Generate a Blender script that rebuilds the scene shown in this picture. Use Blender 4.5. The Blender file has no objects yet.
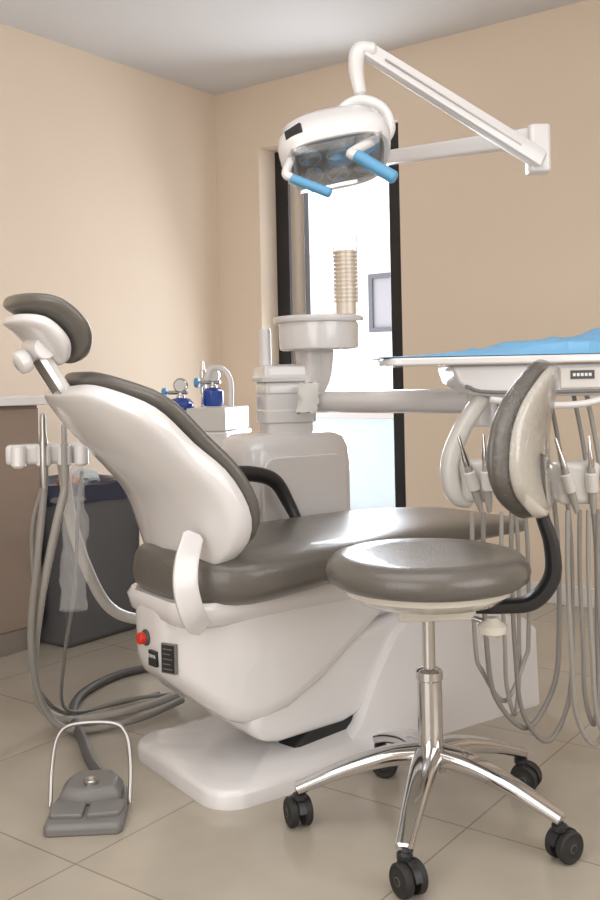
import bpy, bmesh, math, random
from mathutils import Vector, Matrix, noise
random.seed(4)
D=bpy.data; COL=bpy.context.scene.collection
WL={}
def V(*a): return Vector(a)
# ---------------------------------------------------------------- materials
def mat(name,col,rough=.5,metal=0,coat=0,bump=0,bscale=60,var=.04,vscale=3,alpha=1,trans=0,spec=.5):
    m=D.materials.new(name); m.use_nodes=True; nt=m.node_tree; b=nt.nodes['Principled BSDF']
    tc=nt.nodes.new('ShaderNodeTexCoord'); n=nt.nodes.new('ShaderNodeTexNoise'); n.inputs['Scale'].default_value=vscale
    n.inputs['Detail'].default_value=3
    nt.links.new(tc.outputs['Object'],n.inputs['Vector'])
    r=nt.nodes.new('ShaderNodeMix'); r.data_type='RGBA'
    r.inputs['A'].default_value=(*[c*(1-var) for c in col],1); r.inputs['B'].default_value=(*[min(1,c*(1+var)) for c in col],1)
    nt.links.new(n.outputs['Fac'],r.inputs['Factor']); nt.links.new(r.outputs['Result'],b.inputs['Base Color'])
    b.inputs['Roughness'].default_value=rough; b.inputs['Metallic'].default_value=metal
    b.inputs['Specular IOR Level'].default_value=spec
    b.inputs['Coat Weight'].default_value=coat; b.inputs['Coat Roughness'].default_value=.05
    b.inputs['Alpha'].default_value=alpha; b.inputs['Transmission Weight'].default_value=trans
    if bump:
        n2=nt.nodes.new('ShaderNodeTexNoise'); n2.inputs['Scale'].default_value=bscale; n2.inputs['Detail'].default_value=4
        nt.links.new(tc.outputs['Object'],n2.inputs['Vector'])
        bp=nt.nodes.new('ShaderNodeBump'); bp.inputs['Strength'].default_value=bump; bp.inputs['Distance'].default_value=.004
        nt.links.new(n2.outputs['Fac'],bp.inputs['Height']); nt.links.new(bp.outputs['Normal'],b.inputs['Normal'])
    return m
M_white=mat('white_plastic',(.76,.745,.745),.22,coat=.7,var=.02)
M_white2=mat('ivory_plastic',(.68,.66,.625),.35,coat=.3,var=.02)
M_post=mat('post_backlit_tan',(.38,.32,.26),.4)  # white post's backlit shade painted into the colour; pedal screw shares it
M_cream=mat('cream_shell',(.68,.65,.58),.14,coat=1,var=.02)
M_leather=mat('taupe_leather',(.128,.118,.104),.30,coat=.25,bump=.25,bscale=160,var=.06)
M_black=mat('black_plastic',(.018,.018,.02),.4)
M_rubber=mat('black_rubber',(.02,.02,.02),.65)
M_liner=mat('bin_liner',(.025,.03,.06),.3)
M_paper=mat('waste_paper',(.55,.60,.62),.7)
M_orange=mat('orange_wrapper',(.55,.16,.05),.5)
M_chrome=mat('chrome',(.68,.68,.69),.11,metal=1,var=.01)
M_steel=mat('brushed_steel',(.46,.45,.44),.32,metal=1)
M_hose=mat('grey_hose',(.27,.255,.235),.45,bump=.1)
M_hosed=mat('dark_hose',(.10,.095,.09),.5)
M_hosel=mat('light_hose',(.37,.35,.32),.4)
M_grey=mat('grey_plastic',(.19,.185,.178),.4)
M_greyd=mat('dark_grey_plastic',(.075,.075,.08),.45)
M_bin=mat('bin_grey',(.11,.11,.115),.4)
M_blue=mat('blue_cloth',(.19,.44,.70),.6,bump=.3,bscale=40,var=.12)
M_bluep=mat('blue_plastic',(.12,.36,.60),.4)
M_blued=mat('dark_blue_bottle',(.02,.07,.36),.25,coat=.5)
M_red=mat('red_button',(.65,.03,.01),.35)
M_brown=mat('glossy_brown',(.27,.205,.165),.06,coat=1,var=.08)
M_counter=mat('white_counter',(.76,.74,.72),.25)
M_cup=mat('paper_cup',(.86,.76,.64),.6)
M_text=mat('white_print',(.8,.8,.78),.5)
M_lamp=mat('lamp_glass',(.27,.29,.31),.04,coat=1)
M_led=mat('led_reflector',(.60,.66,.72),.10,metal=.8)
M_base=mat('baseboard_white',(.76,.74,.72),.4)
M_wall=mat('wall_paint',(.79,.668,.54),.9,bump=.05,bscale=200,var=.015,spec=.2)
M_ceil=mat('ceiling_paint',(.68,.675,.68),.9,var=.01,spec=.2)
M_frame=mat('black_window_frame',(.012,.012,.014),.35)
M_facade=mat('exterior_render',(.86,.81,.79),.8)
M_facg=mat('exterior_concrete',(.56,.50,.48),.8)
M_pane=mat('exterior_pane',(.30,.28,.29),.2)
M_extf=mat('exterior_frame',(.10,.10,.11),.5)
def glassmat(name,col,mixf,rough=.02):
    m=D.materials.new(name); m.use_nodes=True; nt=m.node_tree; nt.nodes.clear()
    o=nt.nodes.new('ShaderNodeOutputMaterial'); mx=nt.nodes.new('ShaderNodeMixShader')
    t=nt.nodes.new('ShaderNodeBsdfTransparent'); g=nt.nodes.new('ShaderNodeBsdfPrincipled')
    t.inputs[0].default_value=(*col,1); g.inputs['Roughness'].default_value=rough; g.inputs['Base Color'].default_value=(.7,.7,.7,1)
    nz=nt.nodes.new('ShaderNodeTexNoise'); nz.inputs['Scale'].default_value=4
    mr=nt.nodes.new('ShaderNodeMapRange'); mr.inputs['To Min'].default_value=mixf*.8; mr.inputs['To Max'].default_value=mixf*1.2
    nt.links.new(nz.outputs['Fac'],mr.inputs['Value']); nt.links.new(mr.outputs[0],mx.inputs[0])
    nt.links.new(t.outputs[0],mx.inputs[1]); nt.links.new(g.outputs[0],mx.inputs[2]); nt.links.new(mx.outputs[0],o.inputs[0]); return m
def wrapmat(name,f0,f1,bump):
    m=D.materials.new(name); m.use_nodes=True; nt=m.node_tree; nt.nodes.clear()
    o=nt.nodes.new('ShaderNodeOutputMaterial'); mx=nt.nodes.new('ShaderNodeMixShader')
    t=nt.nodes.new('ShaderNodeBsdfTransparent'); g=nt.nodes.new('ShaderNodeBsdfGlossy'); g.inputs['Roughness'].default_value=.06
    lw=nt.nodes.new('ShaderNodeLayerWeight'); lw.inputs['Blend'].default_value=.35
    mr=nt.nodes.new('ShaderNodeMapRange'); mr.inputs['To Min'].default_value=f0; mr.inputs['To Max'].default_value=f1
    nz=nt.nodes.new('ShaderNodeTexNoise'); nz.inputs['Scale'].default_value=22; nz.inputs['Distortion'].default_value=1.5
    bp=nt.nodes.new('ShaderNodeBump'); bp.inputs['Strength'].default_value=bump; bp.inputs['Distance'].default_value=.01
    nt.links.new(nz.outputs['Fac'],bp.inputs['Height']); nt.links.new(bp.outputs['Normal'],g.inputs['Normal'])
    nt.links.new(lw.outputs['Fresnel'],mr.inputs['Value']); nt.links.new(mr.outputs[0],mx.inputs[0])
    nt.links.new(t.outputs[0],mx.inputs[1]); nt.links.new(g.outputs[0],mx.inputs[2]); nt.links.new(mx.outputs[0],o.inputs[0]); return m
M_wrap=wrapmat('clear_wrap',.05,.6,.7)
M_glass=glassmat('window_glass',(.97,.98,1),.03)
M_film=glassmat('clear_film',(.97,.97,.97),.17,.06)
M_sleeve=wrapmat('clear_sleeve',.02,.4,.0)
M_shield=wrapmat('clear_shield',.03,.5,.05)
M_acryl=glassmat('acrylic',(.93,.94,.95),.22,.05)
M_frost=glassmat('balustrade_glass',(.66,.77,.80),.40,.3)
def floor_mat(ang,org):
    m=D.materials.new('floor_tiles'); m.use_nodes=True; nt=m.node_tree; b=nt.nodes['Principled BSDF']
    g=nt.nodes.new('ShaderNodeNewGeometry'); mp=nt.nodes.new('ShaderNodeMapping'); mp.vector_type='TEXTURE'
    mp.inputs['Location'].default_value=(org.x,org.y,0); mp.inputs['Rotation'].default_value=(0,0,ang)
    nt.links.new(g.outputs['Position'],mp.inputs['Vector'])
    br=nt.nodes.new('ShaderNodeTexBrick'); br.offset=0; br.inputs['Scale'].default_value=1
    br.inputs['Brick Width'].default_value=.6; br.inputs['Row Height'].default_value=.6; br.inputs['Mortar Size'].default_value=.0024
    br.inputs['Mortar Smooth'].default_value=.3
    br.inputs['Color1'].default_value=(.425,.38,.312,1); br.inputs['Color2'].default_value=(.445,.398,.33,1); br.inputs['Mortar'].default_value=(.26,.225,.18,1)
    nt.links.new(mp.outputs[0],br.inputs['Vector'])
    n=nt.nodes.new('ShaderNodeTexNoise'); n.inputs['Scale'].default_value=4; n.inputs['Detail'].default_value=7
    nt.links.new(g.outputs['Position'],n.inputs['Vector'])
    mr=nt.nodes.new('ShaderNodeMapRange'); mr.inputs['To Min'].default_value=.82; mr.inputs['To Max'].default_value=1.14
    nt.links.new(n.outputs['Fac'],mr.inputs['Value'])
    mx=nt.nodes.new('ShaderNodeVectorMath'); mx.operation='SCALE'
    nt.links.new(br.outputs['Color'],mx.inputs[0]); nt.links.new(mr.outputs[0],mx.inputs['Scale']); nt.links.new(mx.outputs[0],b.inputs['Base Color'])
    b.inputs['Roughness'].default_value=.20
    return m
# ---------------------------------------------------------------- mesh helpers
def meta(ob,label=None,cat=None,kind=None,group=None):
    if label: ob['label']=label
    if cat: ob['category']=cat
    if kind: ob['kind']=kind
    if group: ob['group']=group
    return ob
def thing(name,loc,label,cat):
    e=D.objects.new(name,None); e.empty_display_size=.05; e.location=loc; COL.objects.link(e); WL[e.name]=Vector(loc); meta(e,label,cat); return e
def add(name,verts,faces,m,parent=None,bevel=0,sub=0,ang=35,label=None,cat=None,kind=None,solid=0,flip=True,seg=3,group=None):
    vs=[Vector(v) for v in verts]
    lo=Vector([min(v[i] for v in vs) for i in range(3)]); hi=Vector([max(v[i] for v in vs) for i in range(3)])
    c=(lo+hi)/2
    me=D.meshes.new(name); me.from_pydata([v-c for v in vs],[],faces)
    bm=bmesh.new(); bm.from_mesh(me); bmesh.ops.remove_doubles(bm,verts=bm.verts,dist=1e-5)
    if flip: bmesh.ops.recalc_face_normals(bm,faces=bm.faces)
    bm.to_mesh(me); bm.free()
    for p in me.polygons: p.use_smooth=True
    if not sub: me.set_sharp_from_angle(angle=math.radians(ang))
    me.materials.append(m)
    ob=D.objects.new(name,me); COL.objects.link(ob)
    if parent: ob.parent=parent; ob.location=c-WL[parent.name]
    else: ob.location=c
    WL[ob.name]=c
    if solid: s=ob.modifiers.new('s','SOLIDIFY'); s.thickness=solid
    if bevel: b=ob.modifiers.new('b','BEVEL'); b.width=bevel; b.segments=seg; b.limit_method='ANGLE'; b.angle_limit=math.radians(40)
    if sub: s=ob.modifiers.new('u','SUBSURF'); s.levels=sub; s.render_levels=sub
    return meta(ob,label,cat,kind,group)
class G:
    def __init__(s): s.v=[]; s.f=[]
    def join(s,v,f):
        o=len(s.v); s.v+=list(v); s.f+=[tuple(i+o for i in q) for q in f]; return s
def g_rings(rings,capA=True,capB=True,closed=True):
    n=len(rings[0]); v=[p for r in rings for p in r]; f=[]
    for i in range(len(rings)-1):
        for j in range(n if closed else n-1):
            k=(j+1)%n; f.append((i*n+j,i*n+k,(i+1)*n+k,(i+1)*n+j))
    if capA: f.append(tuple(range(n))[::-1])
    if capB: f.append(tuple((len(rings)-1)*n+j for j in range(n)))
    return v,f
def idf(x,y,z): return V(x,y,z)
def g_box(x0,x1,y0,y1,z0,z1,fr=idf):
    v=[fr(x,y,z) for x in (x0,x1) for y in (y0,y1) for z in (z0,z1)]
    return v,[(0,1,3,2),(4,6,7,5),(0,4,5,1),(2,3,7,6),(0,2,6,4),(1,5,7,3)]
def g_prism(poly,l0,l1,fr):
    n=len(poly); v=[fr(s,l0,z) for s,z in poly]+[fr(s,l1,z) for s,z in poly]
    f=[tuple(range(n)),tuple(range(2*n-1,n-1,-1))]+[(i,i+n,(i+1)%n+n,(i+1)%n) for i in range(n)]
    return v,f
def cat1(P,t):
    n=len(P)-1; x=t*n; i=min(int(x),n-1); u=x-i
    g=lambda k:P[max(0,min(n,k))]
    p0,p1,p2,p3=g(i-1),g(i),g(i+1),g(i+2)
    if not isinstance(p1,(int,float)):
        if i==0: p0=p1*2-p2
        if i==n-1: p3=p2*2-p1
    return .5*((2*p1)+(p2-p0)*u+(2*p0-5*p1+4*p2-p3)*u*u+(3*p1-p0-3*p2+p3)*u**3)
def se(a,e):
    c,s=math.cos(a),math.sin(a)
    return math.copysign(abs(c)**(2/e),c),math.copysign(abs(s)**(2/e),s)
def g_tube(pts,r,ratio=1,seg=14,exp=2,smooth=8,up=(0,0,1),rnd=.35):
    P=[Vector(p) for p in pts]; n=(len(P)-1)*smooth
    S=[cat1(P,i/n) for i in range(n+1)]; R=[(cat1([float(x) for x in r],i/n) if isinstance(r,(list,tuple)) and len(r)>1 else r) for i in range(n+1)]
    T=[(S[min(i+1,n)]-S[max(i-1,0)]).normalized() for i in range(n+1)]
    u=Vector(up)
    if abs(u.dot(T[0]))>.95: u=V(0,1,0)
    side=T[0].cross(u).normalized(); rings=[]
    def ring(c,t,side,rr):
        upv=side.cross(t).normalized()
        return [c+side*(rr*ratio*se(a,exp)[0])+upv*(rr*se(a,exp)[1]) for a in [2*math.pi*k/seg for k in range(seg)]]
    for i in range(n+1):
        side=(side-T[i]*side.dot(T[i])).normalized()
        if i==0 and rnd: rings.append(ring(S[0]-T[0]*R[0]*rnd,T[0],side,R[0]*(1-rnd)))
        rings.append(ring(S[i],T[i],side,R[i]))
        if i==n and rnd: rings.append(ring(S[n]+T[n]*R[n]*rnd,T[n],side,R[n]*(1-rnd)))
    return g_rings(rings)
def tube(name,pts,r,m,parent=None,**k):
    mk={q:k.pop(q) for q in ('label','cat','kind','bevel','group') if q in k}
    return add(name,*g_tube(pts,r,**k),m,parent,**mk)
def g_lathe(prof,c,axis=(0,0,1),seg=32):
    ax=Vector(axis).normalized(); x=ax.orthogonal().normalized(); y=ax.cross(x); c=Vector(c)
    rings=[[c+ax*h+(x*math.cos(a)+y*math.sin(a))*max(r,1e-4) for a in [2*math.pi*k/seg for k in range(seg)]] for r,h in prof]
    return g_rings(rings)
def lathe(name,prof,c,m,parent=None,axis=(0,0,1),seg=32,**k): return add(name,*g_lathe(prof,c,axis,seg),m,parent,**k)
def cyl(name,c,r,h,m,parent=None,axis=(0,0,1),b=.003,**k):
    b=min(b,r*.4,h*.4)
    return lathe(name,[(r-b,0),(r,b),(r,h-b),(r-b,h)],c,m,parent,axis,**k)
def g_cyl(c,r,h,axis=(0,0,1),b=.003,seg=28):
    b=min(b,r*.4,h*.4); return g_lathe([(r-b,0),(r,b),(r,h-b),(r-b,h)],c,axis,seg)
def g_pad(path,W,th,fr,c=0,e=2.6,n=30,seg=44,pw=4,pt=5):
    P=[Vector((a,b,0)) for a,b in path]; rings=[]
    for i in range(n+1):
        t=.5-.5*math.cos(math.pi*i/n); q=cat1(P,t); d=(cat1(P,min(1,t+.01))-cat1(P,max(0,t-.01))).normalized()
        ns,nz=d.y,-d.x
        w=cat1([float(x) for x in W],t); tt=cat1([float(x) for x in th],t) if isinstance(th,(list,tuple)) else th
        x=min(.9995,abs(2*t-1)); fw=(1-x**pw)**(1/pw) if pw else 1; ft=(1-x**pt)**(1/pt)
        fw=max(fw,.15)
        rg=[]
        for k in range(seg):
            cx,sx=se(2*math.pi*k/seg,e); lat=w*fw*cx; nn=tt*ft*sx+c*(lat/.25)**2
            rg.append(fr(q.x+ns*nn,lat,q.y+nz*nn))
        rings.append(rg)
    return g_rings(rings)
def pad(name,path,W,th,fr,m,parent=None,**k):
    mk={q:k.pop(q) for q in ('label',) if q in k}
    return add(name,*g_pad(path,W,th,fr,**k),m,parent,ang=60,**mk)
def text(name,s,origin,xd,yd,size,m,parent):
    cu=D.curves.new(name,'FONT'); cu.body=s; cu.size=size; cu.align_x='CENTER'; cu.align_y='CENTER'; cu.extrude=.0004
    o=D.objects.new('tmp',cu); COL.objects.link(o); dg=bpy.context.evaluated_depsgraph_get(); dg.update()
    me=D.meshes.new_from_object(o.evaluated_get(dg)); D.objects.remove(o)
    xd=Vector(xd).normalized(); zd=xd.cross(Vector(yd)).normalized(); yd=zd.cross(xd); o0=Vector(origin)
    vs=[o0+xd*v.co.x+yd*v.co.y+zd*v.co.z for v in me.vertices]; fs=[tuple(p.vertices) for p in me.polygons]
    return add(name,vs,fs,m,parent)
# ---------------------------------------------------------------- room
H=2.59
C=V(-.439,5.36,0); vR=V(.804,-.595,0).normalized(); uL=V(.595,.804,0).normalized()
def R(p,q,z): return C+vR*p-uL*q+V(0,0,z)
S=5.2; T=.24
add('floor',*g_box(-T,S+T,-T,S+T,-.1,0,R),floor_mat(math.atan2(vR.y,vR.x),R(.15,.32,0)),kind='structure')
add('ceiling',*g_box(-T,S+T,-T,S+T,H,H+.1,R),M_ceil,kind='structure')
add('wall_left',*g_box(-T,0,-T,S+T,0,H,R),M_wall,kind='structure')
add('wall_right',*g_box(S,S+T,-T,S+T,0,H,R),M_wall,kind='structure')
add('wall_front',*g_box(0,S,S,S+T,0,H,R),M_wall,kind='structure')
P0,P1,Z0,Z1=.30,1.168,.20,2.25
g=G()
g.join(*g_box(0,P0,-T,0,0,H,R)); g.join(*g_box(P1,S,-T,0,0,H,R)); g.join(*g_box(P0,P1,-T,0,0,Z0,R)); g.join(*g_box(P0,P1,-T,0,Z1,H,R))
add('wall_back',g.v,g.f,M_wall,kind='structure')
add('baseboard_left',*g_box(0,.015,.0,S,0,.085,R),M_base,kind='structure',bevel=.003)
add('baseboard_back',*g_box(.015,S,.0,.015,0,.085,R),M_base,kind='structure',bevel=.003)
w=thing('window_1',R((P0+P1)/2,-.15,Z0),'tall black framed window','window'); w['kind']='structure'; del w['category']
g=G(); q0,q1=-.20,-.14; FR=.092
g.join(*g_box(P0,P0+.085,q0,q1,Z0,Z1,R)); g.join(*g_box(P1-FR,P1,q0,q1+.09,Z0,Z1,R))
g.join(*g_box(P0+.085,P1-FR,q0,q1,Z1-.07,Z1,R)); g.join(*g_box(P0+.085,P1-FR,q0,q1,Z0,Z0+.05,R))
add('frame',g.v,g.f,M_frame,w,bevel=.004)
add('glass',*g_box(P0+.085,P1-FR,-.175,-.169,Z0+.05,Z1-.07,R),M_glass,w)
add('mullion',*g_box(P0+.165,P0+.185,q0+.005,q1-.005,Z0+.05,Z1-.07,R),M_frame,w,bevel=.002)
# exterior
b=thing('building',R(-3.5,-7,-3),'pale rendered apartment building with dark windows across the street','building')
FQ=-7
add('facade',*g_box(-9,6,FQ-.4,FQ,-3,9,R),M_facade,b)
for z in (-.9,2.72,5.9):
    add('ledge',*g_box(-9,6,FQ,FQ+.30,z,z+.14,R),M_facg,b,bevel=.01)
for pp,ww,z in ((-6.3,.9,1.6),(-3.42,.95,1.62),(-.9,.9,1.6),(-6.3,.9,4.4),(-3.42,.95,4.4)):
    g=G(); hh=.78
    for a0,a1,b0,b1 in ((0,.06,0,hh),(ww-.06,ww,0,hh),(.06,ww-.06,0,.06),(.06,ww-.06,hh-.06,hh),(ww*.5-.03,ww*.5+.03,.06,hh-.06)): g.join(*g_box(pp+a0,pp+a1,FQ,FQ+.06,z+b0,z+b1,R))
    add('window_frame',g.v,g.f,M_extf,b)
    add('window_pane',*g_box(pp+.06,pp+ww-.06,FQ,FQ+.02,z+.06,z+hh-.06,R),M_pane,b)
add('pilaster',*g_box(-4.62,-4.42,FQ,FQ+.10,-.76,2.72,R),M_facg,b)
bal=thing('balcony_railing',R(.7,-1.3,0),'frosted glass balcony balustrade with pale rail outside the window','railing')
add('panel',*g_box(-1.5,2.8,-1.30,-1.285,.0,.74,R),M_frost,bal)
add('rail',*g_box(-1.5,2.8,-1.32,-1.27,.74,.78,R),M_facg,bal,bevel=.005)
add('balcony_slab',*g_box(-2.5,3.5,-1.45,-T,-.2,.0,R),M_facade,label='pale concrete balcony slab outside the window',cat='balcony')
# ---------------------------------------------------------------- cabinet + worktop + bin
cab=thing('cabinet',R(.28,2.6,0),'glossy brown base cabinet under a white worktop by the wall','cabinet')
add('body',*g_box(.02,.55,1.69,3.4,.09,.925,R),M_brown,cab,bevel=.003)
add('plinth',*g_box(.02,.52,1.70,3.4,0,.09,R),M_steel,cab)
for q in (1.70,2.27,2.84):
    d=add('door',*g_box(.552,.57,q,q+.56,.10,.915,R),M_brown,cab,bevel=.003)
    add('handle',*g_tube([R(.59,q+.5,.80),R(.59,q+.5,.66)],.006,smooth=2),M_steel,d)
add('worktop',*g_box(.02,.60,1.60,3.4,.927,.962,R),M_counter,bevel=.004,label='white laminate worktop on the brown cabinet',cat='worktop')
tb=thing('trash_bin',R(.48,1.5,0),'dark grey rectangular waste bin with a dark liner beside the cabinet','waste bin')
def tapered(x0,x1,y0,y1,z0,z1,k,fr):
    xm,ym=(x0+x1)/2,(y0+y1)/2
    v=[fr(xm+(x-xm)*s,ym+(y-ym)*s,z) for s,z in ((k,z0),(1,z1)) for x,y in ((x0,y0),(x1,y0),(x1,y1),(x0,y1))]
    return v,[(3,2,1,0),(4,5,6,7)]+[(i,(i+1)%4,(i+1)%4+4,i+4) for i in range(4)]
add('bin_body',*tapered(.30,.66,1.26,1.66,0,.57,.95,R),M_bin,tb,bevel=.02)
add('rim',*g_box(.29,.67,1.25,1.67,.55,.575,R),M_grey,tb,bevel=.008)
rg=[]
for k,(zz,s) in enumerate(((.545,1.07),(.575,1.08),(.605,1.05),(.62,.97),(.61,.8),(.58,.7))):
    rr=[]
    for j in range(60):
        cx,sy=se(2*math.pi*j/60,5); wob=noise.noise(V(cx*3,sy*3,k*.7))
        rr.append(R(.48+.178*cx*s*(1+.02*wob),1.46+.198*sy*s,zz+.022*wob))
    rg.append(rr)
add('bin_liner',*g_rings(rg,False,True),M_liner,tb,label='crumpled dark blue plastic liner')
def crumple(name,c,sz,m,sd,lab):
    rg=[]
    for i in range(9):
        t=math.pi*(.06+.88*i/8)
        rg.append([c+V(math.sin(t)*math.cos(q)*sz[0],math.sin(t)*math.sin(q)*sz[1],-math.cos(t)*sz[2])*(1+.45*noise.noise(V(math.cos(q)*2,math.sin(q)*2,t*2+sd))) for q in [2*math.pi*k/16 for k in range(16)]])
    add(name,*g_rings(rg),m,ang=20,label=lab,cat='waste')
crumple('crumpled_paper',R(.50,1.42,.625),(.06,.05,.03),M_paper,1,'crumpled pale paper on top of the waste bin')
crumple('wrapper',R(.55,1.55,.62),(.045,.03,.022),M_orange,5,'crumpled orange wrapper on top of the waste bin')
# ---------------------------------------------------------------- dental chair
th=math.radians(35); a=V(math.cos(th),math.sin(th),0); bb=V(math.sin(th),-math.cos(th),0); O=V(-.325,2.445,0)
def K(s,l,z): return O+a*s+bb*l+V(0,0,z)
ch=thing('dental_chair',K(.4,0,0),'reclined dental patient chair, taupe upholstery on a glossy white base','dental chair')
def rrect(x0,x1,y0,y1,r,n=8):
    P=[]
    for cx,cy,a0 in ((x1-r,y1-r,0),(x0+r,y1-r,90),(x0+r,y0+r,180),(x1-r,y0+r,270)):
        for i in range(n+1):
            t=math.radians(a0+90*i/n); P.append((cx+r*math.cos(t),cy+r*math.sin(t)))
    return P
pl=rrect(-.035,.62,-.24,.255,.085)
def plr(k,z,zz=0):
    return [K(.3+(x-.3)*k,y*k,z+zz*max(0,min(1,(x)/.45))) for x,y in pl]
add('base_plate',*g_rings([plr(1,0),plr(1,.030),plr(.985,.040),plr(.96,.043),plr(.85,.045,.012),plr(.6,.047,.03),plr(.3,.048,.04)]),M_white,ch,ang=50)
hp_=[(.37,.035),(.43,.09),(.50,.22),(.565,.315),(.61,.35),(.66,.358),(.80,.345),(.95,.315),(1.08,.275),(1.125,.24),(1.135,.0),(.37,.0)]
rings=[]
for i in range(17):
    u=math.sin(math.pi/2*(-1+2*i/16)); k=(1-abs(u)**6)**(1/6) if abs(u)<1 else 0
    cx=.72
    rings.append([K(cx+(s-cx)*(.93+.07*k),u*.195,max(0,z*(.88+.12*k))) for s,z in hp_])
add('base_housing',*g_rings(rings),M_white,ch,ang=50)
add('lift_link',*g_prism([(.10,.15),(.20,.30),(.62,.36),(.60,.24),(.52,.125),(.40,.094),(.20,.088),(.14,.10)],-.15,.172,K),M_white,ch,bevel=.03,seg=5)
add('gap_seal',*g_prism([(.24,.05),(.30,.10),(.50,.115),(.50,.07)],-.13,.155,K),M_rubber,ch,bevel=.01)
st_=[(-.082,.035,.335,.445),(-.080,.060,.305,.452),(-.072,.085,.285,.46),(-.055,.112,.265,.462),(-.02,.142,.235,.465),(.02,.162,.20,.465),(.06,.174,.168,.465),(.10,.180,.152,.465),(.15,.184,.150,.465),(.22,.187,.165,.465),(.32,.188,.215,.465),(.42,.188,.285,.465),(.52,.187,.35,.465),(.62,.183,.405,.465),(.68,.178,.445,.465)]
rings=[]
for s,wid,zb,zt in st_:
    rg=[]; hz=zt-zb; r=min(.05,hz*.45,wid*.8)
    P=[(-wid,zt)]
    for k in range(7):
        q=math.pi*k/12; P.append((-wid+r-r*math.cos(q),zb+r-r*math.sin(q)))
    for k in range(7):
        q=math.pi/2-math.pi*k/12; P.append((wid-r+r*math.cos(q),zb+r-r*math.sin(q)))
    P.append((wid,zt)); P.append((wid*.5,zt)); P.append((-wid*.5,zt))
    rings.append([K(s,l,z) for l,z in P])
add('chair_body',*g_rings(rings),M_white,ch,ang=50)
add('seat_frame',*g_rings([[K(x*1,y,z) for x,y in rrect(-.078-e_,.98,-.165-e_,.190+e_,.085)] for z,e_ in ((.41,-.02),(.425,0),(.46,.008),(.475,.0))]),M_white,ch,ang=50)
seat=pad('seat',[(-.068,.527),(.1,.512),(.4,.53),(.7,.548),(1.0,.545),(1.17,.53)],[.205,.262,.27,.25,.22,.19],[.080,.075,.057,.043,.034,.028],K,M_leather,ch,c=-.010,e=3.0,n=34,pw=4.5,pt=5,label='taupe leather seat cushion')
tube('back_bracket',[K(-.055,.195,.64),K(-.085,.218,.585),K(-.095,.230,.535),(K(-.085,.231,.485)),K(-.062,.216,.445),K(-.025,.184,.42)],[.026,.029,.030,.030,.028,.022],M_white,ch,ratio=.24,exp=7,seg=28,up=a,label='narrow flat white bracket joining backrest and base')
back=pad('backrest',[(.032,.548),(.036,.645),(-.006,.745),(-.080,.840),(-.172,.938),(-.258,1.022)],[.190,.262,.266,.246,.236,.165],[.030,.031,.029,.027,.026,.024],K,M_leather,ch,c=.052,e=3,pw=3.8,pt=6,label='taupe leather back cushion')
add('back_shell',*g_pad([(.006,.524),(-.006,.625),(-.049,.725),(-.125,.81),(-.216,.902),(-.293,.988)],[.192,.264,.268,.250,.245,.186],[.032,.039,.037,.033,.030,.025],K,c=.052,e=6,pw=4.6,pt=7),M_white,back,label='broad glossy white moulded back shell',ang=60)
hr=pad('headrest',[(-.258,1.055),(-.292,1.120),(-.35,1.172),(-.412,1.196)],[.110,.134,.134,.105],[.022,.025,.024,.020],K,M_leather,ch,c=.06,e=2.6,pw=3,pt=5,label='curved taupe leather headrest cushion')
add('headrest_shell',*g_pad([(-.295,1.050),(-.328,1.092),(-.37,1.133),(-.415,1.154)],[.080,.110,.110,.080],[.014,.019,.018,.014],K,c=.06,e=3.6,pw=3.5,pt=5),M_white,hr)
add('headrest_bar',*g_box(-.030,.030,-.009,.009,0,1,lambda x,y,z:K(-.255+z*-.085,x,.94+z*.14)+a*y),M_white2,hr,bevel=.003)
g=G()
for l in (-.025,.025): g.join(*g_box(-.004,.004,-.012,.012,0,1,lambda x,y,z:K(-.262+z*-.082,l+x,.95+z*.13)-a*.01+a*y))
add('headrest_rail',g.v,g.f,M_steel,hr)
add('headrest_joint',*g_cyl(K(-.345,-.05,1.085),.026,.10,axis=bb),M_white,hr)
add('headrest_knob',*g_lathe([(.012,0),(.014,.015),(.026,.018),(.029,.028),(.027,.042),(.018,.047)],K(-.355,.0,1.07),axis=(-a-V(0,0,.5))),M_white,hr,label='round white headrest knob')
tube('armrest',[K(.18,-.27,.710),(K(.32,-.285,.722)),K(.42,-.295,.718),K(.50,-.295,.69),K(.54,-.28,.62),K(.55,-.23,.545)],[.018,.024,.024,.023,.020,.016],M_black,ch,label='black armrest bar')
def nose(ds,dl,s0,l0,z0):
    t=V(ds,dl,0).normalized(); n=V(-t.y,t.x,0)
    def f(x,y,z): return K(s0+t.x*x+n.x*y,l0+t.y*x+n.y*y,z0+z)
    return f
F1=nose(.022,.05,-.066,.092,.335)
add('rating_plate',*g_box(-.022,.022,.0,.010,-.036,.036,F1),M_grey,ch,bevel=.001)
add('rating_plate_panel',*g_box(-.019,.019,.010,.0108,-.033,.033,F1),M_black,ch)
g=G()
for i in range(5): g.join(*g_box(-.015,.013-.006*(i%2),.0108,.0114,-.026+i*.012,-.024+i*.012,F1))
add('rating_plate_print',g.v,g.f,M_grey,ch)
F2=nose(.006,.05,-.081,.036,.325)
add('nameplate',*g_box(-.017,.017,.0,.008,-.019,.019,F2),M_black,ch,bevel=.001)
text('nameplate_text','DEMA',F2(0,.0085,.006),F2(1,0,0)-F2(0,0,0),(0,0,1),.0115,M_text,ch)
cyl('stop_button_ring',K(-.080,-.004,.368),.020,.010,M_greyd,ch,axis=-a)
cyl('stop_button',K(-.088,-.004,.368),.015,.018,M_red,ch,axis=-a,label='round red stop button')
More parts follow.
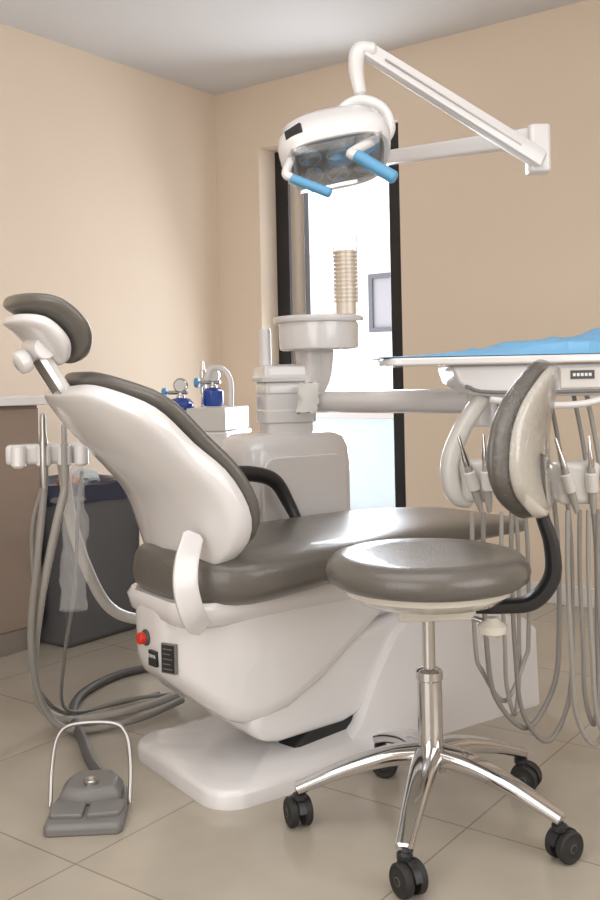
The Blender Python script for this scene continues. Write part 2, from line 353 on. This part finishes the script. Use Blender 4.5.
# ---------------------------------------------------------------- cuspidor unit
cu=thing('cuspidor_unit',K(.7,-.5,0),'white dental side cabinet with spittoon bowl and lidded tower','dental unit')
def sq(c,w,d,z,e=5,n=32,ax=a,ay=bb): return [c+ax*(w*se(2*math.pi*k/n,e)[0])+ay*(d*se(2*math.pi*k/n,e)[1])+V(0,0,z) for k in range(n)]
cb0=K(.675,-.5,0)
add('cabinet_body',*g_rings([sq(cb0,.21,.13,.12,4,48),sq(cb0,.218,.135,.45,4,48),sq(cb0,.218,.135,.72,4,48),sq(cb0,.212,.13,.775,4,48),sq(cb0,.197,.122,.808,4,48),sq(cb0,.17,.105,.824,4,48),sq(cb0,.13,.09,.828,4,48)]),M_white,cu,ang=50)
add('cabinet_panel',*g_rings([[K(x,-.362-d,z) for x,z in rrect(.50,.83,.45,.755,.05)] for d in (.01,.0,-.006)]),M_white,cu,bevel=.004)
add('foot',*g_box(.5,.85,-.60,-.40,0,.13,K),M_grey,cu,bevel=.01)
cc=K(.685,-.5,0)
TX=V(.97,.24,0); TY=V(.24,-.97,0)
def tq(w,d,z,e=12): return sq(cc,w,d,z,e,64,TX,TY)
add('tower',*g_rings([tq(.078,.075,.815),tq(.078,.075,.858),tq(.088,.082,.862),tq(.088,.082,.900),tq(.085,.079,.903),tq(.085,.079,.955),tq(.088,.082,.958),tq(.088,.082,.985),tq(.084,.078,.995)]),M_white,cu,bevel=.002)
add('tower_lid',*g_rings([tq(.098,.092,.995),tq(.100,.094,1.012),tq(.093,.087,1.016),tq(.090,.084,1.045),tq(.07,.06,1.053)]),M_white,cu,bevel=.003)
bc=V(.065,3.22,0)
lathe('bowl',[(.06,1.096),(.120,1.097),(.130,1.102),(.132,1.112),(.133,1.186),(.147,1.190),(.150,1.196),(.150,1.206),(.146,1.209),(.135,1.208),(.12,1.18),(.06,1.15),(.005,1.145)],bc,M_white,cu,seg=56,label='round straight-sided white spittoon bowl')
tube('bowl_neck',[cc+V(.06,0,.92),bc+V(-.045,0,.955),bc+V(-.02,0,1.01),bc+V(-.015,0,1.10)],[.030,.038,.045,.052],M_white,cu,exp=7,seg=28)
cyl('filler_post',V(-.115,3.25,1.0),.020,.175,M_white,cu)
cyl('filter_bottle',bc+V(.025,-.09,.985),.022,.10,M_film,cu)
g=[]
for j in range(13):
    t=j/12; g.append([bc+V(-.045+.06*t*.2+(.032*math.cos(q))*(1+.4*noise.noise(V(q,t*4,2))),-.10+.014*math.sin(q),.895+.095*t+.012*noise.noise(V(q*2,t*3,5))) for q in [2*math.pi*k/18 for k in range(18)]])
add('tissue',*g_rings(g),M_text,cu,label='white paper tissue hanging below the bowl')
for i in range(13):
    z=1.212
    pr=[(.0310,0),(.0335,.0415),(.0385,.042),(.0398,.0455),(.0385,.049),(.0335,.049),(.0305,.004),(.001,.004)]
    if i==0: c0=lathe('paper_cup',[(r,h+z) for r,h in pr],V(.158,3.19,0),M_cup,seg=28,label='pale tan disposable paper cup in a stack on the bowl',cat='cup',group='paper cups stacked on the spittoon')
    else:
        c1=c0.copy(); c1.location=c0.location+V(0,0,.0134*i); COL.objects.link(c1)
lathe('cup_dispenser',[(.0415,1.212),(.044,1.214),(.044,1.230),(.0415,1.232),(.0415,1.475),(.0403,1.475),(.0403,1.213)],V(.158,3.19,0),M_sleeve,seg=32,label='clear straight plastic tube around the cup stack',cat='cup dispenser')
# ---------------------------------------------------------------- operating light
PT=V(.003,3.30,0)
ol=thing('operating_light',PT+V(0,0,1.05),'white dental operating light on a jointed arm with blue handles','dental light')
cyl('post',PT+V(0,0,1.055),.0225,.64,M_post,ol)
cyl('post_joint',PT+V(0,0,1.67),.028,.07,M_white,ol)
J=V(.725,2.90,0)
tube('lower_arm',[PT+V(0,0,1.715),J+V(-.01,.0,1.715)],[.018,.027],M_white,ol,exp=10,smooth=2,ratio=.8,seg=32)
add('elbow_joint',*g_rings([[J+V(.004+x*k,y*k,z) for x,y in rrect(-.033,.033,-.036,.036,.014)] for z,k in ((1.606,.9),(1.612,1),(1.742,1),(1.748,.9))]),M_white,ol,bevel=.003)
A0=J+V(-.0,-.035,1.640); A1=V(.205,2.70,1.918)
tube('upper_arm',[A0,A0*.5+A1*.5,A1],[.026,.024,.021],M_white,ol,exp=12,smooth=3,ratio=.85,seg=36)
add('arm_trim',*g_box(0,1,-.0245,-.0195,-.0025,.0025,lambda x,y,z:A0.lerp(A1,.12+.78*x)+V(0,y,z)),M_steel,ol)
tube('wrist',[A1+V(.02,0,-.0),A1+V(-.02,-.0,.0),A1+V(-.03,0,-.05),A1+V(-.02,0,-.12)],[.022,.024,.022,.018],M_white,ol)
HC=V(.116,2.66,1.600)
nf=V(.15,-.46,-.87).normalized(); e1=V(1,0,.20); e1=(e1-nf*e1.dot(nf)).normalized(); e2=nf.cross(e1).normalized()
if e2.y<0: e2=-e2
def LH(r,h,ang,e=3.1):
    c,s=se(ang,e); k=1-.12*s*(.5)
    return HC+e1*(.147*r*c*k)+e2*(.116*r*s)-nf*h
NA=[2*math.pi*k/72 for k in range(72)]
head=add('lamp_head',*g_rings([[LH(r,h,q) for q in NA] for r,h in ((.84,.014),(.88,-.004),(.96,-.006),(1.02,.006),(1.045,.028),(1.045,.052),(1.01,.060),(.96,.085),(.78,.112),(.5,.130),(.2,.138),(.05,.139))],True,True),M_white,ol,ang=50,label='white domed lamp housing')
add('lens',*g_rings([[LH(r,h,q) for q in NA] for r,h in ((.85,.015),(.84,.004),(.5,.000),(.02,-.002))]),M_lamp,head,ang=60,label='smoked glass lamp lens')
for i,(x,y) in enumerate(((-.074,.030),(-.074,-.042),(0,.045),(0,-.042),(.074,.030),(.074,-.042))):
    lathe('reflector',[(.032,0),(.032,.006),(.027,.0085),(.013,.0055),(.001,.005)],HC+e1*x+e2*y,M_led,head,axis=nf,seg=28)
g=[]
for j in range(7):
    v=j/6; g.append([HC+e1*(.124*u)+e2*(-.104+.19*v)+nf*(.014+.018*math.sin(math.pi*v)*(1-u*u*.5)) for u in [-1+2*k/18 for k in range(19)]])
add('lamp_shield',*g_rings(g,False,False,False),M_shield,head,flip=False,solid=.003,label='clear glossy curved plastic shield under the lens')
qd=math.radians(238)
pd=LH(1.035,.040,qd); nd=(LH(1.035,.040,qd)-LH(.8,.040,qd)); nd=(nd-nf*nd.dot(nf)); nd=(nd+V(0,-.02,0)+(-nf)*.008).normalized(); td=nd.cross(nf).normalized(); ud=td.cross(nd).normalized()
add('display',*g_box(-.026,.026,-.018,.003,-.015,.015,lambda x,y,z:pd+td*x+nd*y+ud*z),M_black,head,bevel=.002)
tube('yoke',[HC+V(.122,.0,.04),HC+V(.146,.01,.09),HC+V(.128,.02,.145),HC+V(.078,.03,.172),HC+V(.03,.03,.160),HC+V(-.005,.02,.12)],[.013,.016,.016,.016,.015,.012],M_white,ol,ratio=1.3)
for h0,h1,r in ((V(-.010,2.56,1.535),V(.088,2.54,1.491),.0135),(V(.162,2.55,1.590),V(.258,2.53,1.525),.0175)):
    hd=tube('lamp_handle',[h0,h1],[r*.95,r],M_bluep,ol,smooth=3,rnd=.3,label='blue rubber sleeve handle')
tube('handle_mount',[HC+e1*(-.125)-e2*.05,V(-.026,2.565,1.550),V(-.012,2.56,1.537)],.012,M_white,ol)
tube('handle_mount',[HC+e1*(.11)-e2*.06,V(.150,2.56,1.600),V(.162,2.55,1.592)],.014,M_white,ol)
# ---------------------------------------------------------------- delivery unit
du=thing('delivery_unit',V(.6,2.6,0),'white dental delivery unit with instrument tray, handpiece holders and hoses','dental unit')
tube('support_arm',[K(.76,-.44,.925),V(.30,2.88,.93),V(.50,2.74,.93)],.036,M_white,du,smooth=4)
cyl('support_joint',V(.52,2.72,.86),.05,.16,M_white,du)
tr=rrect(.215,.98,2.42,2.78,.045)
add('tray',*g_rings([[V(x,y,1.030) for x,y in tr],[V(x,y,1.050) for x,y in tr]]),M_white,du,bevel=.005)
cb=[(.385,1.028),(.40,.985),(.44,.955),(.50,.945),(.98,.945),(.98,1.028)]
add('control_head',*g_prism(cb,-2.72,-2.45,lambda s,l,z:V(s,-l,z)),M_white,du,bevel=.014,seg=4)
add('control_panel',*g_box(.66,.95,2.443,2.452,.965,1.018,),M_white2,du,bevel=.002)
add('panel_label',*g_box(.685,.745,2.440,2.444,.988,1.010),M_greyd,du)
g=G()
for i in range(5): g.join(*g_box(.690+.010*i,.697+.010*i,2.4385,2.4405,.995,1.003))
add('panel_label_print',g.v,g.f,M_text,du)
g=G()
for i in range(4): g.join(*g_cyl(V(.77+.02*i,2.444,.998),.006,.005,axis=(0,-1,0),seg=12))
add('panel_button',g.v,g.f,M_grey,du)
add('head_trim',*g_tube([V(.42,2.448,.975),V(.5,2.445,.958),V(.9,2.445,.957)],.005,smooth=4),M_grey,du)
add('drop_arm',*g_pad([(.475,.95),(.42,.87),(.385,.78),(.395,.70),(.44,.675)],[.035,.035,.035,.035,.03],[.022,.022,.024,.026,.02],lambda s,l,z:V(s,2.50-l,z),pw=6,pt=8),M_white2,du,ang=60)
add('drop_arm',*g_pad([(.565,.95),(.575,.87),(.60,.80),(.625,.77)],[.03]*4,[.02]*4,lambda s,l,z:V(s,2.50-l,z),pw=6,pt=8),M_white2,du,ang=60)
add('drop_arm',*g_box(.40,.76,2.485,2.51,.725,.755),M_white2,du,bevel=.008)
def holder(x,y,z,w,n,m=M_white2):
    h=add('handpiece_holder',*tapered(x-w/2,x+w/2,y-.036,y+.036,z-.062,z+.045,.82,idf),m,du,bevel=.016,seg=4)
    for i in range(n):
        xi=x-w/2+w*(i+.5)/n; t=V(-.30+.22*i,-.12,1).normalized(); o=V(xi,y-.042,z)
        add('handpiece_socket',*g_cyl(o-t*.03,.0155,.05,axis=t,seg=20),m,h)
        lathe('handpiece',[(.009,.035),(.0105,.02),(.0105,-.045),(.008,-.07),(.006,-.085)],o,M_hosel,h,axis=t,seg=16)
        lathe('handpiece_tip',[(.002,.115),(.004,.11),(.005,.08),(.0085,.06),(.009,.035)],o,M_chrome,h,axis=t,seg=16)
holder(.440,2.44,.745,.076,2); holder(.690,2.44,.735,.118,2)
hs=[(.422,.585,.175,.0058),(.450,.665,.105,.0065),(.495,.560,.14,.0055),(.520,.70,.07,.0060),(.660,.80,.06,.0065),(.690,.765,.11,.0058),(.712,.86,.05,.0062),(.735,.90,.09,.0058)]
for i,(x0,x1,zb,r) in enumerate(hs):
    y0=2.405; xm=(x0+x1)/2; w_=abs(x1-x0)
    tube('hose',[V(x0,y0,.66),V(x0-.003,y0,.50),V(x0+.002,y0+.0,.32),V(x0+w_*.12,y0+.02,zb+.085),V(xm,2.45,zb),V(x1-w_*.12,2.50,zb+.085),V(x1,2.53,.32),V(x1+.006,2.55,.58),V(x1-.01,2.58,.8),V(x1-.03,2.60,.95)],r,M_hose if i%2 else M_hosel,du,smooth=8,seg=10)
tube('bracket_handle',[V(.48,2.43,.94),V(.60,2.42,.925),V(.70,2.42,.925),V(.78,2.43,.94)],.009,M_white,du)
nx,ny=110,60; vs=[];fs=[]
for j in range(ny+1):
    for i in range(nx+1):
        u=i/nx; v=j/ny
        x=.215+.80*u-.02*(1-u)*math.sin(v*9); y=2.43+.34*v
        env=min(1,u*1.4)*(math.sin(math.pi*min(1,max(0,v*.9+.08)))**.5)
        n1=noise.noise(V(x*2.5,y*4,1))*.5+.5
        fold=max(0,1-abs(math.sin((v*2.4+u*1.3+.3*n1)*math.pi))*1.5)
        fold2=max(0,1-abs(noise.noise(V(x*3.2-y*5,y*7+x*2,7)))*6); fold3=max(0,1-abs(noise.noise(V(x*9+y*5,y*6-x*5,3)))*5)
        z=1.0535+env*(.018+.036*u)*(.7+.5*n1)+(.020*fold+.015*fold2+.008*fold3)*env*min(1,u*2.2)
        if v<.03 or v>.97 : z=1.0535
        vs.append(V(x,y,z))
for j in range(ny):
    for i in range(nx):
        k=j*(nx+1)+i; fs.append((k,k+1,k+nx+2,k+nx+1))
add('drape',vs,fs,M_blue,flip=False,solid=.0015,ang=80,label='folded blue disposable drape spread over the instrument tray',cat='drape')
# ---------------------------------------------------------------- assistant holder + hoses
ah=thing('assistant_holder',V(-.6,2.75,.2),'white suction instrument holder with beige hoses trailing to the floor','instrument holder')
def ahf(x,y,z): return V(-.70,2.66,0)+V(.97,.25,0)*x+V(-.25,.97,0)*y+V(0,0,z)
add('holder_bar',*g_box(-.11,.11,-.035,.035,.785,.84,ahf),M_white,ah,bevel=.012,seg=4)
for x in (-.075,-.01,.045,.09):
    add('holder_cradle',*g_tube([ahf(x,-.045,.785),ahf(x,-.045,.835)],.019,exp=3,smooth=1),M_white,ah)
for x,zt,m in ((-.01,.925,M_steel),(.045,.895,M_hosel)):
    lathe('suction_handpiece',[(.005,zt),(.008,zt-.01),(.008,zt-.05),(.012,.84),(.012,.76),(.009,.72)],ahf(x,-.055,0),m,ah,seg=16)
tube('support_tube',[ahf(.04,.0,.80),ahf(.06,.06,.62),V(-.635,2.84,.45),V(-.59,2.93,.32),V(-.50,3.0,.265),V(-.35,3.05,.26)],.017,M_white2,ah)
def hose(pts,r,m,name='suction_hose',par=ah): tube(name,pts,r,m,par,seg=12,smooth=8)
hose([ahf(.045,-.055,.72),V(-.665,2.60,.62),V(-.715,2.62,.42),V(-.755,2.68,.22),V(-.76,2.76,.08),V(-.68,2.82,.02),V(-.52,2.90,.02),V(-.40,3.0,.03)],.012,M_hosel)
hose([ahf(-.01,-.055,.72),V(-.71,2.58,.55),V(-.745,2.62,.30),V(-.735,2.70,.10),V(-.66,2.74,.018),V(-.50,2.82,.018),V(-.38,2.95,.03)],.010,M_hose)
hose([ahf(-.01,-.03,.74),V(-.735,2.62,.60),V(-.74,2.66,.36),V(-.77,2.70,.2),V(-.72,2.86,.03),V(-.55,2.95,.035),V(-.42,3.04,.02)],.007,M_hose)
hose([ahf(.09,-.04,.76),V(-.60,2.58,.66),V(-.615,2.58,.45),V(-.665,2.66,.25),V(-.70,2.80,.06),V(-.60,2.96,.014),V(-.47,3.08,.012)],.005,M_grey)
vs=[];fs=[];n=34;k=24
for j in range(n+1):
    t=j/n; wd=.014+.020*min(1,t*2)+.003*math.sin(t*20); z=.79-.385*t
    for i in range(k):
        q=2*math.pi*i/k; rr=1+.30*noise.noise(V(math.cos(q)*3,math.sin(q)*3,t*12))
        vs.append(V(-.592-.02*t,2.545,z)+V(math.cos(q)*wd*rr,math.sin(q)*wd*.4*rr,0))
for j in range(n):
    for i in range(k): fs.append((j*k+i,j*k+(i+1)%k,(j+1)*k+(i+1)%k,(j+1)*k+i))
add('plastic_sleeve',vs,fs,M_film,label='crinkled clear plastic sleeve hanging from the instrument holder',cat='plastic sleeve')
# ---------------------------------------------------------------- equipment trolley with bottles
tl=thing('equipment_trolley',V(-.42,4.05,0),'small white equipment trolley with clear acrylic side','trolley')
def TF(x,y,z): return V(-.42,4.05,0)+V(.97,-.25,0)*x+V(.25,.97,0)*y+V(0,0,z)
add('trolley_body',*g_box(-.17,.17,-.17,.17,.06,.80,TF),M_white,tl,bevel=.008)
add('trolley_box',*g_box(.0,.165,-.17,.15,.80,.895,TF),M_white2,tl,bevel=.006)
g=G(); g.join(*g_box(-.17,-.01,-.17,-.165,.80,.90,TF)); g.join(*g_box(-.17,-.165,-.165,.15,.80,.90,TF))
add('acrylic_guard',g.v,g.f,M_acryl,tl)
for x in (-.14,.14):
    for y in (-.14,.14): cyl('trolley_wheel',TF(x,y,.03)-V(.01,0,0),.03,.02,M_rubber,tl,axis=(1,0,0))
tube('pipe_spout',[TF(.15,-.05,.893),TF(.15,-.05,1.00),TF(.12,-.05,1.05),TF(.07,-.05,1.055),TF(.045,-.05,1.01)],.012,M_white,tl,label='white gooseneck spout')
def regul(x,y,z,bh,br_,lab):
    r=thing('oxygen_regulator',TF(x,y,z),lab,'gas regulator')
    lathe('bottle',[(br_-.006,z),(br_,z+.01),(br_,z+bh*.8),(br_*.7,z+bh*.94),(.014,z+bh)],TF(x,y,0),M_blued,r,seg=24)
    lathe('valve',[(.018,0),(.018,.012),(.011,.014),(.011,.05),(.016,.052),(.016,.062),(.006,.066)],TF(x,y,z+bh-.005),M_chrome,r,seg=20)
    lathe('gauge',[(.028,0),(.030,.004),(.030,.020),(.027,.022),(.026,.019),(.001,.019)],TF(x+.012,y-.015,z+bh+.050),M_chrome,r,axis=(-.3,-1,0),seg=28)
    lathe('gauge_face',[(.0245,.0195),(.0245,.0205)],TF(x+.012,y-.015,z+bh+.050),M_text,r,axis=(-.3,-1,0),seg=28)
    tube('valve_pipe',[TF(x+.03,y,z+bh+.02),TF(x-.055,y,z+bh+.02)],.009,M_chrome,r,smooth=2)
    lathe('valve_knob',[(.012,0),(.021,.003),(.021,.018),(.012,.021)],TF(x-.06,y,z+bh+.02),M_bluep,r,axis=(-.97,.25,0),seg=18)
regul(-.088,.0,.803,.135,.056,'blue oxygen bottle with chrome gauge on the trolley')
regul(.050,.02,.898,.080,.044,'short dark blue bottle with chrome valve and gauge')
lathe('flow_meter',[(.010,.803),(.010,.95),(.014,.952),(.014,1.05),(.010,1.052),(.006,1.09)],TF(-.02,.09,0),M_chrome,seg=18,label='slim chrome flow meter tube between blue bottles',cat='flow meter')
# ---------------------------------------------------------------- foot pedal
fp=thing('foot_pedal',V(-.51,2.28,0),'grey dental foot control with a steel hoop handle on the tiles','foot pedal')
def FP(x,y,z): return V(-.512,2.28,0)+V(.995,.06,0)*x+V(-.06,.995,0)*y+V(0,0,z)
def outl(P,z,k=1): return [FP(x*k,y*k,z) for x,y in P]
o1=[(-.088,-.13),(-.08,-.145),(.08,-.145),(.088,-.13),(.088,-.02),(.075,.06),(.05,.12),(.02,.135),(-.02,.135),(-.05,.12),(-.075,.06),(-.088,-.02)]
add('pedal_base',*g_rings([outl(o1,0),outl(o1,.018),outl(o1,.026,.95)]),M_grey,fp,bevel=.004)
for sx in (-1,1):
    o2=[(sx*.005,-.115),(sx*.078,-.108),(sx*.088,-.05),(sx*.05,-.02),(sx*.005,-.03)]
    add('pedal_treadle',*g_rings([outl(o2,.024),outl(o2,.036)]),M_grey,fp,bevel=.004)
o3=[(-.07,-.03),(-.03,-.05),(.03,-.05),(.07,-.03),(.07,.04),(.045,.09),(-.045,.09),(-.07,.04)]
add('pedal_cover',*g_rings([outl(o3,.024),outl(o3,.045),outl(o3,.062,.8)]),M_grey,fp,bevel=.006)
cyl('pedal_knob',FP(0,-.01,.055),.017,.018,M_steel,fp)
cyl('pedal_screw',FP(0,-.01,.07),.008,.008,M_post,fp)
tube('pedal_hoop',[FP(-.092,-.03,.02),FP(-.092,-.0,.10),FP(-.08,.02,.165),FP(-.045,.03,.188),FP(.045,.03,.188),FP(.08,.02,.165),FP(.092,.0,.10),FP(.092,-.03,.02)],.005,M_steel,fp)
tube('pedal_cable',[FP(-.0,.13,.025),FP(-.04,.22,.03),V(-.62,2.66,.02),V(-.70,2.88,.014),V(-.715,3.08,.014),V(-.63,3.28,.014),V(-.48,3.38,.014)],.0135,M_hosed,fp,seg=12)
# ---------------------------------------------------------------- stool
st=thing('dentist_stool',V(.275,2.156,0),'wheeled taupe padded dentist stool on a chrome star base','stool')
SC=V(.275,2.156,0)
lathe('seat',[(.005,.594),(.09,.597),(.15,.606),(.185,.611),(.208,.605),(.222,.591),(.227,.573),(.223,.556),(.208,.545),(.18,.541),(.01,.541)],SC,M_leather,st,seg=64,ang=80,label='round taupe leather seat')
lathe('seat_pan',[(.01,.495),(.10,.498),(.165,.510),(.188,.528),(.192,.545),(.01,.545)],SC,M_cream,st,seg=56)
add('mechanism',*g_box(-.07,.10,-.05,.05,.465,.497,lambda x,y,z:SC+V(x,y,z)),M_cream,st,bevel=.008)
lathe('column',[(.034,.125),(.036,.14),(.036,.165),(.028,.175),(.0275,.325),(.030,.328),(.030,.345),(.024,.35),(.0145,.352),(.0145,.475)],SC,M_chrome,st,seg=36,label='chrome gas lift column')
for i in range(5):
    an=math.radians(180+72*i); d=V(math.cos(an),math.sin(an),0)
    tube('leg',[SC+d*.02+V(0,0,.162),SC+d*.10+V(0,0,.156),SC+d*.20+V(0,0,.128),SC+d*.30+V(0,0,.089)],[.021,.0185,.015,.012],M_chrome,st,ratio=1.55,exp=3.2,seg=20)
    tip=SC+d*.295; w=math.radians((200,30,120,60,75)[i]); wd=V(math.cos(w),math.sin(w),0); off=V(-math.sin(w),math.cos(w),0)*-.012
    ct=tip+off
    cs=lathe('caster',[(.009,.045),(.011,.06),(.016,.066),(.016,.076),(.008,.08),(.006,.095)],tip,M_black,st,seg=20)
    rg=[]
    for k in range(9):
        q=math.radians(10+20*k); rg.append([ct+V(0,0,.032)+V(-wd.y,wd.x,0)*(r*math.cos(q))+V(0,0,r*math.sin(q))+wd*x for x,r in ((-.008,.03),(.008,.03),(.008,.037),(-.008,.037))])
    add('hood',*g_rings(rg),M_black,cs)
    for sgn in (-1,1):
        lathe('wheel',[(.008,0),(.012,.003),(.024,.004),(.031,.0),(.033,.006),(.033,.014),(.029,.018),(.022,.016),(.012,.018),(.006,.021)],ct+V(0,0,.033)+wd*(.008*sgn),M_rubber,cs,axis=wd*sgn,seg=28)
        cyl('wheel_cap',ct+V(0,0,.033)+wd*(.024*sgn),.010,.004,M_grey,cs,axis=wd*sgn)
tube('lever',[SC+V(.05,-.02,.478),SC+V(.10,-.05,.47),SC+V(.125,-.065,.462)],.006,M_steel,st)
lathe('lever_knob',[(.012,-.022),(.018,-.015),(.030,-.012),(.032,.004),(.02,.012),(.012,.02)],SC+V(.13,-.07,.458),M_cream,st,label='cream tension knob')
tube('back_bar',[SC+V(.06,.01,.482),SC+V(.17,.012,.482),SC+V(.238,.014,.492),SC+V(.282,.014,.545),SC+V(.282,.014,.62),SC+V(.262,.014,.69),SC+V(.258,.014,.77),SC+V(.260,.014,.82)],[.012,.015,.017,.017,.016,.014,.012,.01],M_black,st,ratio=1.5,exp=3,label='curved black backrest support bar')
SBF=lambda s,l,z:V(s,2.17,0)+V(-.38,-.925,0)*l+V(0,0,z)
sb=pad('stool_backrest',[(.517,.685),(.485,.76),(.478,.845),(.497,.93),(.545,1.025)],[.115,.160,.164,.148,.110],[.030,.036,.036,.032,.026],SBF,M_leather,st,c=-.026,e=2.8,pw=2.8,pt=5,label='taupe padded stool backrest')
add('backrest_shell',*g_pad([(.545,.682),(.521,.76),(.518,.845),(.534,.93),(.573,1.018)],[.112,.157,.161,.145,.107],[.018,.022,.022,.018,.014],SBF,c=-.026,e=3.6,pw=3,pt=5),M_cream,sb,ang=60,label='broad glossy off-white backrest shell')
add('plastic_cover',*g_pad([(.537,.690),(.505,.76),(.500,.845),(.518,.93),(.562,1.028)],[.121,.169,.173,.158,.120],[.038,.050,.052,.046,.036],SBF,c=-.026,e=3,pw=3,pt=6),M_wrap,sb,ang=60,label='shiny clear plastic wrap over the backrest')
# ---------------------------------------------------------------- lights
def area(name,loc,tgt,sx,sy,e,col):
    l=D.lights.new(name,'AREA'); l.shape='RECTANGLE'; l.size=sx; l.size_y=sy; l.energy=e; l.color=col
    o=D.objects.new(name,l); o.location=loc; o.rotation_euler=(Vector(tgt)-Vector(loc)).to_track_quat('-Z','Y').to_euler(); COL.objects.link(o)
area('daylight_window_light',R(5.1,2.8,1.45),R(0,3.2,1.0),2.6,1.7,42,(.97,.98,1))
area('front_fill_light',R(2.8,5.1,1.3),R(2.8,0,1.1),2.2,2.0,36,(.98,.985,1))  # added front fill behind the camera; no glazed door stands there
area('ceiling_fill',R(2.5,3.2,2.56),R(2.5,3.2,0),2.4,1.6,26,(1,.985,.96))  # added overhead fill to light the room evenly; no fixture is modelled
area('window_daylight',R(.80,-.30,1.35),R(2.0,2,.5),.6,1.8,36,(.90,.95,1))
wd=D.worlds.new('w'); bpy.context.scene.world=wd; wd.use_nodes=True; nt=wd.node_tree; bg=nt.nodes['Background']
sk=nt.nodes.new('ShaderNodeTexSky'); sk.sky_type='HOSEK_WILKIE'; sk.turbidity=6; sk.sun_direction=(.2,-.5,.7)
mx=nt.nodes.new('ShaderNodeMix'); mx.data_type='RGBA'; mx.inputs['Factor'].default_value=.9; mx.inputs['B'].default_value=(.97,.98,1,1)
nt.links.new(sk.outputs[0],mx.inputs['A']); nt.links.new(mx.outputs['Result'],bg.inputs[0]); bg.inputs[1].default_value=3.3
# ---------------------------------------------------------------- camera
cd=D.cameras.new('camera'); cam=D.objects.new('camera',cd); COL.objects.link(cam)
cd.sensor_fit='VERTICAL'; cd.sensor_height=36; cd.lens=36*965/900; cd.shift_y=-70/900; cd.clip_start=.05
cam.matrix_world=Matrix.Translation((0,0,1.0))@Matrix.Rotation(math.radians(1.2),4,'Y')@Matrix.Rotation(math.radians(90),4,'X')
bpy.context.scene.camera=cam
bpy.context.scene.view_settings.view_transform='Standard'
